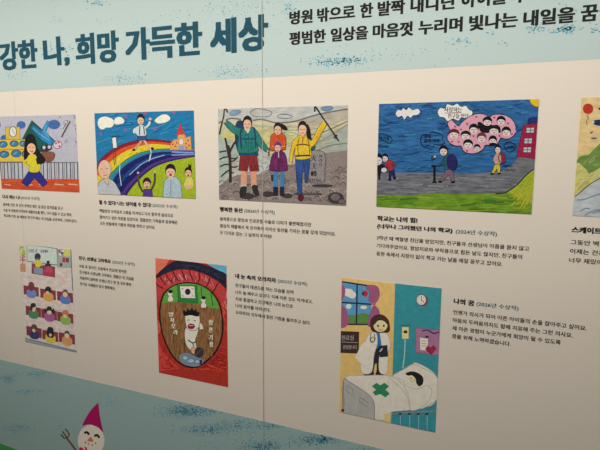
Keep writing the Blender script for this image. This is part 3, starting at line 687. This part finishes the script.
p.rect_((188, 190, 130), 30, 46, 92, 140, 'crayon')
rr = random.Random(2)
for k in range(26): p.ell(rr.choice(((120, 135, 70), (190, 180, 90), (150, 160, 80))), rr.uniform(38, 84), rr.uniform(50, 138), 8, 6)
for k in range(14): p.ell((160, 90, 70), rr.uniform(40, 86), rr.uniform(140, 186), 6, 6)
p.line((140, 80, 60), 6, '64,150 66,212'); p.rect_((184, 124, 92), 46, 210, 90, 282, out=((140, 90, 70), 2))
p.part('painted_whiteboard')
p.poly((184, 188, 190), '104,40 368,72 372,216 106,188', out=((86, 108, 104), 8))
p.txt((60, 60, 66), '고맙고', 112, 80, 198, 110, .03); p.txt((60, 60, 66), '사랑해요', 226, 84, 292, 112, .05); p.line((90, 90, 95), 3, '320,96 335,102')
p.part('painted_teacher_desk')
p.poly((120, 62, 70), '148,206 350,232 350,322 148,294', 'crayon', ((76, 44, 50), 3))
p.poly((126, 132, 146), '166,238 246,248 246,304 166,292'); p.poly((166, 52, 66), '250,262 340,270 340,318 250,306', 'crayon')
p.part('painted_teacher')
p.blob((214, 176, 62), '172,190 186,176 214,178 236,200 244,222 226,226 210,240 184,234', 'crayon'); p.ell((54, 54, 62), 200, 148, 27, 34); p.ell((90, 92, 100), 202, 166, 17, 9); p.rect_((196, 160, 130), 190, 172, 210, 184)
p.part('painted_pupil_at_board')
p.blob((178, 66, 86), '262,262 280,236 312,236 332,262 330,280 264,278', 'crayon'); p.ell((46, 42, 50), 292, 192, 14, 15); p.ell((58, 48, 60), 292, 216, 28, 12); p.ell((200, 200, 196), 290, 170, 11, 9)
p.K(15, 280, 6.257)
pupils = ((104, 70, (112, 58, 60), (108, 122, 158), 'bun'), (212, 86, (48, 44, 46), (208, 146, 74), 'short'), (318, 98, (106, 78, 64), (84, 112, 158), 'hat'),
          (118, 200, (46, 44, 46), (72, 118, 78), 'side'), (218, 212, (46, 42, 46), (150, 84, 126), 'tails'), (318, 226, (176, 112, 74), (128, 160, 78), 'short'),
          (122, 328, (92, 66, 56), (62, 54, 92), 'short'), (224, 344, (44, 40, 44), (202, 170, 62), 'long'), (326, 352, (58, 90, 60), (206, 134, 82), 'hat'))
for i, (x, y, hc, sc_, st) in enumerate(pupils):
    p.part('painted_pupil')
    p.poly((128, 52, 58), [(x-50, y-26), (x+46, y-16), (x+48, y+40), (x-48, y+28)], 'crayon', ((86, 40, 46), 3))
    p.sub('clothes'); p.blob(sc_, [(x-27, y+40), (x-30, y+8), (x-14, y-4), (x+14, y-2), (x+32, y+14), (x+28, y+44), (x, y+52)], 'crayon')
    p.sub('head'); p.ell((214, 170, 138), x, y-10, 15, 18)
    if st == 'hat': p.blob(hc, [(x-18, y-18), (x-8, y-38), (x+10, y-38), (x+18, y-16), (x, y-24)])
    elif st == 'side': p.blob(hc, [(x-20, y-8), (x-16, y-42), (x+10, y-46), (x+14, y-26), (x-4, y-18), (x-10, y+4)])
    elif st == 'tails':
        p.blob(hc, [(x-22, y-6), (x-12, y-40), (x+12, y-40), (x+22, y-4), (x+8, y-16), (x-8, y-16)]); p.ell(hc, x-26, y-14, 7, 16); p.ell(hc, x+26, y-14, 7, 18)
    elif st == 'long': p.blob(hc, [(x-20, y+12), (x-18, y-38), (x, y-48), (x+18, y-36), (x+20, y+14)]); p.ell((214, 170, 138), x, y+2, 9, 10)
    elif st == 'bun': p.ell(hc, x, y-22, 20, 30)
    else: p.ell(hc, x, y-20, 20, 22); p.ell((214, 170, 138), x-4, y-4, 10, 9)
p.part('painted_floor_edge'); p.poly((136, 140, 142), '50,372 400,430 400,470 50,430', 'paint'); p.line((90, 92, 96), 3, '66,378 392,436')
p.done()

# ---- eye
p = Picture('red_eye_picture', 'red children\'s picture of a huge eye with a martial arts child inside', [(155.1, 258.6), (226.8, 265.2), (228, 386.6), (159.1, 373)],
            (-1.1801, -0.8931, 1.1770, 0.7596), (197, 180, 162), (168, 56, 44), 'crayon')
p.K(145, 245, 3.467)
p.part('painted_eyelid')
p.poly((206, 110, 88), '20,40 90,45 60,90 30,110', 'wash'); p.poly((196, 74, 66), '30,290 60,370 120,430 40,440', 'wash'); p.poly((206, 128, 108), '262,170 290,160 290,230 270,210', 'wash'); p.poly((206, 104, 92), '34,250 60,280 48,310 34,300', 'wash')
p.poly((98, 158, 178), '200,55 300,70 300,110 262,90', 'wash')
p.hatch([(186, 70, 50), (140, 40, 36), (196, 84, 62), (150, 34, 34)], '52,340 80,400 120,425 200,425 250,370 272,300 284,300 284,440 56,432', 90, 40, 3, 20, 24)
p.hatch([(180, 60, 50), (150, 46, 40), (206, 100, 84)], '264,170 284,150 286,300 274,300 270,230', 30, 30, 2.6, 80, 14); p.hatch([(190, 78, 62), (150, 46, 40)], '38,150 60,170 50,220 50,300 40,330', 30, 26, 2.4, 84, 12)
p.blob((178, 68, 66), '36,132 60,108 110,88 160,86 215,104 255,130 282,160 270,200 240,160 190,138 120,134 70,160 45,200', 'crayon')
p.poly((44, 42, 56), [tuple(q) for q in smooth(p.pts('34,118 52,92 82,68 110,55 160,56 215,70 255,86 286,104 288,152 258,128 215,104 165,88 115,86 75,98'), True, 4)], 'crayon')
p.hatch([(206, 112, 108), (140, 40, 44), (190, 150, 146), (170, 60, 60)], '60,120 110,92 160,90 212,108 250,134 270,170 240,158 190,134 120,130 80,146', 70, 20, 1.8, 80, 18); p.hatch([(62, 60, 78), (34, 32, 44)], '60,96 110,62 160,62 250,90 282,112 280,140 215,98 165,84 115,82 75,94', 50, 26, 2.4, 8, 14)
for q in ('48,104 58,122 72,140', '70,96 82,118 98,132', '95,88 106,112 120,126', '126,84 134,106 142,122', '152,84 160,106 168,124', '188,94 190,116 184,136', '226,112 220,134 208,150', '254,130 246,146 236,164', '36,132 50,146 64,152'): p.line((52, 36, 46), 3.4, q)
for q in ('70,360 60,374', '90,388 78,402', '225,392 240,404', '238,376 256,388', '250,360 268,368', '60,388 50,396', '206,406 214,420'): p.line((110, 40, 60), 1.6, q)
p.part('painted_iris')
IR = '158,132 185,136 212,148 238,170 258,202 268,245 270,290 262,335 244,370 218,398 190,418 160,424 125,412 98,388 76,350 60,305 52,255 54,210 66,172 92,148 125,134'
p.poly((134, 96, 60), [tuple(q) for q in smooth(p.pts(IR), True, 4)], 'grain', ((40, 32, 38), 5))
rr = random.Random(4)
for k in range(70):
    a = rr.uniform(64, 262); y = rr.uniform(215, 380)
    if ((a-162)/100)**2+((y-285)/125)**2 > .92: continue
    p.line(rr.choice(((165, 105, 58), (108, 76, 56), (160, 130, 84), (178, 92, 56), (96, 64, 50))), rr.uniform(1.6, 3.4), [(a, y), (a+rr.uniform(-3, 3), y+rr.uniform(16, 40))])
p.sub('painted_green_wall')
p.poly((98, 148, 66), [tuple(q) for q in smooth(p.pts('70,170 92,149 125,136 158,134 185,138 212,150 236,171 252,198 258,222'), False, 4)]+[(225, 215), (190, 205), (120, 198), (58, 204)], 'crayon')
p.poly((52, 118, 62), '116,140 182,140 186,204 118,200', 'crayon'); p.line((40, 70, 46), 2.5, '114,138 116,200'); p.line((40, 70, 46), 2.5, '196,146 200,206'); p.line((40, 70, 46), 2.5, '230,166 236,212')
p.sub('painted_flag'); p.poly((214, 212, 204), '122,144 172,144 175,185 126,184'); p.ell((52, 46, 62), 149, 163, 9, 10, out=((40, 40, 50), 1.5))
for x, y in ((131, 152), (165, 152), (133, 177), (167, 177)): p.line((60, 58, 62), 2, [(x-3, y-2), (x+3, y+2)])
for x, y in ((88, 176), (203, 196)):
    p.sub('painted_bystander'); p.poly((210, 206, 198), [(x-9, y+12), (x-4, y+2), (x+6, y+2), (x+12, y+14), (x+8, y+22), (x-8, y+22)], out=((80, 74, 70), 1.5)); p.ell((205, 184, 166), x, y-6, 8, 9); p.ell((40, 38, 42), x+1, y-13, 8, 6)
p.sub('painted_lettering')
for x, y, ch in ((90, 242, '영'), (95, 262, '차'), (99, 282, '오'), (107, 304, '라')): p.txt((212, 204, 190), ch, x-8, y-8, x+8, y+8, .06)
p.sub('painted_lettering')
for x, y, ch in ((228, 268, '힘'), (229, 294, '찬'), (229, 320, '기'), (231, 344, '합')): p.txt((212, 204, 190), ch, x-7, y-9, x+7, y+9, .06)
p.part('painted_martial_arts_child')
p.blob((214, 206, 190), '138,298 150,284 170,282 186,292 182,312 176,330 180,358 166,368 150,358 140,336', 'paint', ((90, 76, 66), 2)); p.line((214, 206, 190), 11, '182,278 192,276 198,292'); p.line((60, 50, 52), 4, '150,330 166,340 178,334'); p.line((60, 50, 52), 3, '166,340 170,352')
p.ell((206, 160, 122), 170, 366, 10, 12, out=((120, 80, 60), 1.5))
p.sub('foot'); p.ell((70, 58, 60), 188, 372, 16, 18, 'crayon'); p.line((110, 90, 88), 2, '178,380 196,362')
p.sub('head'); p.blob((222, 206, 186), '140,242 152,236 176,238 190,250 190,276 182,292 166,298 150,292 142,276', out=((90, 70, 60), 1.6))
p.blob((34, 32, 38), '136,246 134,226 144,232 148,220 156,228 164,218 170,228 180,222 180,232 190,234 184,248 160,244')
p.line(INKC, 2.4, '148,262 156,260'); p.line(INKC, 2.4, '170,262 178,264'); p.ell((140, 44, 56), 161, 283, 12, 9, out=((90, 30, 40), 1.6)); p.line((220, 200, 190), 2, '154,280 168,280')
p.part('painted_blue_board')
p.blob((126, 132, 138), '122,380 150,374 180,388 204,398 196,416 166,422 134,414 120,398', 'crayon', ((80, 80, 90), 1.6)); 
for q in ((140, 392, 10, 7), (160, 402, 12, 7), (182, 404, 9, 6)): p.ell((162, 172, 178), *q, out=((90, 100, 112), 1.6))
p.rect_((64, 58, 64), 190, 398, 199, 416)
p.done()

# ---- doctor
p = Picture('doctor_picture', 'tall children\'s picture of a doctor standing behind a patient in a hospital bed', [(341, 277.2), (441.7, 288.8), (435.4, 432), (340.3, 412.3)],
            (-0.4968, -0.2075, 1.1781, 0.7557), (186, 172, 154), (194, 160, 98), 'paint', gam=1.12)
p.K(330, 265, 2.431)
p.part('painted_blue_wall'); p.poly((56, 126, 128), '158,40 290,60 275,420 150,400', 'paint')
p.K(335, 272, 7.754)
p.part('painted_window')
p.poly((86, 132, 158), '46,68 282,108 280,410 46,408', 'paint'); p.poly((88, 122, 62), [tuple(q) for q in smooth(p.pts('46,345 110,335 165,335 220,318 290,350'), False)]+[(290, 412), (46, 412)], 'crayon')
for q in ((104, 160, 38, 32), (130, 178, 30, 28), (88, 150, 24, 24)): p.ell((196, 188, 164), *q)
p.ell((180, 184, 186), 104, 268, 22, 20); p.ell((196, 194, 190), 222, 276, 26, 14)
p.ell((164, 48, 58), 232, 168, 22, 26); p.line(INKC, 4, '214,150 206,136'); p.ell((40, 36, 44), 214, 168, 8, 14)
for q in ('48,72 282,110', '48,236 284,252', '168,88 166,408', '50,408 282,410'): p.line((44, 44, 54), 12, q)
p.sub('painted_curtain')
p.blob((142, 82, 106), '28,90 62,100 76,150 62,205 40,236 62,260 98,330 100,412 28,412', 'paint')
p.sub('painted_curtain'); p.blob((142, 82, 106), '246,104 310,104 342,140 340,200 306,246 262,222 262,150 240,130', 'paint', ((116, 54, 92), 2)); p.blob((142, 82, 106), '300,262 336,290 346,340 330,420 258,424 262,360 280,300', 'paint', ((116, 54, 92), 2)); p.ell((170, 84, 110), 302, 252, 14, 12)
p.K(330, 265, 2.431)
p.part('painted_notice_board')
p.poly((66, 46, 42), '23,162 70,164 70,216 23,214', out=((46, 36, 34), 2)); p.txt((150, 140, 130), '진료실', 28, 172, 58, 184, .03); p.txt((150, 140, 130), '환영합니다', 32, 196, 66, 206, .03); p.line((150, 140, 130), 1.4, '28,188 68,190')
p.part('painted_clock'); p.ell((110, 68, 84), 226, 88, 13, 14); p.ell((214, 204, 196), 222, 86, 12, 13, out=((90, 50, 70), 1.5)); p.line(INKC, 1.8, '222,78 222,87 228,90', sm=False)
for i in range(8): p.dot((180, 80, 90), 222+8.5*math.cos(i*.785), 86+9*math.sin(i*.785), 1.3)
p.part('painted_drip')
p.line((170, 196, 200), 2, '183,182 182,215 178,252'); p.rect_((212, 196, 122), 175, 152, 192, 181, out=((120, 110, 90), 1.4)); p.ell((66, 56, 50), 184, 164, 5, 4); p.line((60, 62, 66), 1.6, '172,150 178,147 184,150 190,147 196,150')
p.part('painted_poster')
p.poly((148, 104, 122), '209,154 270,160 268,222 208,214', out=((120, 70, 104), 1.6)); p.line((90, 56, 96), 4, '224,162 238,160 252,168 266,164'); p.poly((214, 206, 198), '219,178 238,181 238,210 220,208')
p.poly((140, 40, 62), '232,206 238,198 245,203 252,197 258,205 246,220', out=((90, 30, 44), 1.2))
for y in (186, 192, 198): p.line((110, 96, 100), 1.2, [(222, y), (234, y+1)])
p.ell((60, 54, 60), 236, 176, 5, 3)
p.part('painted_doctor')
p.line((44, 40, 46), 15, '104,236 100,256 98,274', sm=False); p.line((44, 40, 46), 15, '122,236 122,256 120,274', sm=False); p.poly((46, 42, 48), '84,260 108,262 108,275 84,273'); p.poly((46, 42, 48), '112,262 132,262 132,275 112,275')
p.sub('shirt'); p.poly((52, 100, 146), '108,164 126,164 130,200 112,240 104,240'); p.poly((46, 42, 48), '112,205 128,200 128,240 104,242')
p.sub('white_coat')
p.blob((208, 200, 182), '100,166 112,164 116,190 108,220 102,262 78,262 76,230 84,196 92,174', 'paint', ((150, 140, 124), 1.2)); p.poly((208, 200, 182), '76,196 96,180 90,240 76,240 62,226 70,208', 'paint')
p.blob((208, 200, 182), '122,164 140,170 148,196 142,214 140,262 122,262 120,230 126,200', 'paint', ((150, 140, 124), 1.2)); p.poly((46, 44, 52), '118,198 140,196 142,224 122,226'); p.line((210, 200, 186), 2.4, '122,212 128,204')
p.sub('stethoscope'); p.line((70, 66, 72), 1.6, '100,166 98,184 104,190 110,182 108,168'); p.ell((190, 180, 120), 104, 182, 5, 6, out=((70, 66, 70), 1.4))
p.sub('head'); p.blob((70, 46, 42), '98,150 100,132 112,122 128,122 142,134 146,152 144,164 132,166 106,164')
p.ell((220, 176, 130), 123, 148, 17, 16); p.blob((70, 46, 42), '102,150 106,132 124,126 140,134 143,150 132,138 118,136 108,146')
p.ell((44, 36, 40), 117, 149, 2.2, 3); p.ell((44, 36, 40), 131, 149, 2.2, 3); p.line((180, 80, 70), 1.8, '119,158 124,160 129,158')
p.part('painted_hospital_bed')
p.blob((190, 184, 172), '150,275 168,262 200,242 214,240 252,262 264,290 258,330 230,345 160,320', 'paint', ((140, 128, 124), 1.4))
p.poly((200, 194, 180), [tuple(q) for q in smooth(p.pts('36,276 90,270 140,270 162,282 184,310 205,340 200,352 150,358 140,376 104,372 60,330'), True)], 'paint', ((150, 144, 134), 1.2))
p.blob((158, 152, 140), '34,282 50,286 90,312 104,326 110,345 106,392 80,388 50,366 34,356', 'paint', ((112, 108, 108), 1.6))
p.line((110, 106, 106), 1.6, '40,296 42,308 58,318 56,302', closed=True, sm=False); p.line((110, 106, 106), 1.6, '72,320 74,334 94,346 94,336', closed=True, sm=False); p.line((120, 114, 112), 2, '34,285 36,354'); p.ell((60, 52, 50), 33, 354, 3.5, 3.5)
p.sub('green_cross'); p.poly((50, 118, 82), '104,296 114,288 124,294 134,288 144,296 136,304 146,314 136,322 124,314 112,318 106,310 114,304', out=((40, 96, 70), 1))
p.K(385, 345, 5)
p.sub('pillow'); p.blob((206, 196, 184), '38,168 100,122 146,100 200,124 262,166 264,262 225,298 170,318 120,250', 'paint', ((150, 138, 134), 2.5)); p.blob((196, 188, 178), '90,180 130,140 190,130 230,180 215,215 150,225', 'paint')
p.part('painted_patient')
p.blob((42, 36, 36), '104,148 122,136 148,136 176,148 192,168 190,196 172,208 158,192 150,165 128,158')
p.ell((222, 182, 144), 139, 170, 23, 19, rot=25); p.blob((42, 36, 36), '110,150 128,140 152,144 166,170 160,190 152,168 136,154 120,156')
p.line(INKC, 2.4, '128,166 136,170'); p.line(INKC, 2.4, '146,176 153,180'); p.line((180, 80, 76), 2.8, '130,182 138,185')
p.sub('blanket'); p.blob((200, 192, 178), '20,160 60,168 92,178 100,200 150,222 215,205 235,240 215,285 170,320 128,325 118,270 80,215', 'paint', ((150, 140, 134), 2.2)); p.ell((216, 188, 168), 86, 192, 9, 7); p.line((160, 150, 142), 2.5, '60,170 96,206 122,262 130,318')
p.part('bed_rail')
p.poly((196, 172, 116), '0,345 36,340 36,395 0,380'); p.poly((60, 128, 132), '36,352 256,342 250,440 36,396'); p.line((128, 120, 118), 7, '34,396 36,346 110,338 256,330', sm=False)
for x in (80, 126, 170, 212): p.line((150, 160, 162), 3, [(x, 345), (x, 440)]); p.ell((50, 46, 50), x-2, 345, 8, 5)
p.done()

# ---- snowman and hill of the mural
p = Picture('printed_snowman', 'printed snowman in a pointed magenta hat at the bottom left', None, (-2.4, -0.9, 0.66, 0.02), (168, 155, 138), (0, 0, 0), cat='snowman', group=None, sheet=None, base=0.0006)
p.K(50, 395, 8.186)
p.part('body'); p.ell((198, 184, 162), 345, 640, 150, 190, 'flat')
p.part('head'); p.ell((198, 184, 162), 338, 372, 110, 130, 'flat')
p.sub('eye'); p.line((40, 36, 40), 19, '282,312 302,304 322,324'); p.sub('eye'); p.line((40, 36, 40), 19, '364,336 386,328 406,350')
p.sub('carrot_nose'); p.poly((196, 98, 52), '306,372 336,342 346,362 358,378 330,382', out=((140, 66, 40), 3))
p.sub('mouth')
for x, y in ((292, 388), (315, 400), (347, 408), (374, 394)): p.dot((60, 50, 48), x, y, 6)
p.part('hat'); p.blob((138, 24, 76), '268,248 285,205 310,160 345,112 392,66 398,70 404,130 416,210 436,304 400,270 350,246 310,240', 'flat')
p.part('scarf'); p.blob((168, 40, 58), '240,436 262,428 285,448 400,500 440,480 450,520 360,545 260,500', 'flat'); p.poly((168, 40, 58), '280,420 300,428 310,450 290,450')
p.part('pitchfork'); p.line((96, 72, 56), 16, '140,355 190,420 280,545', sm=False); p.line((96, 72, 56), 13, '92,322 116,352 142,352 160,322 128,276', sm=False); p.line((96, 72, 56), 13, '142,350 102,296', sm=False)
p.done()
p = Picture('printed_hill', 'green printed hill in the bottom left corner of the mural', None, (-3.6, -1.4, 0.66, 0.02), (150, 138, 122), (0, 0, 0), cat='hill', group=None, sheet=None, base=0.0005)
p.K(0, 400, 9)
p.part('grass_shape'); p.poly((52, 108, 52), [(-900, 120), (-400, 200), (0, 388), (150, 446), (300, 540), (420, 700), (420, 1500), (-900, 1500)], 'flat')
p.done()
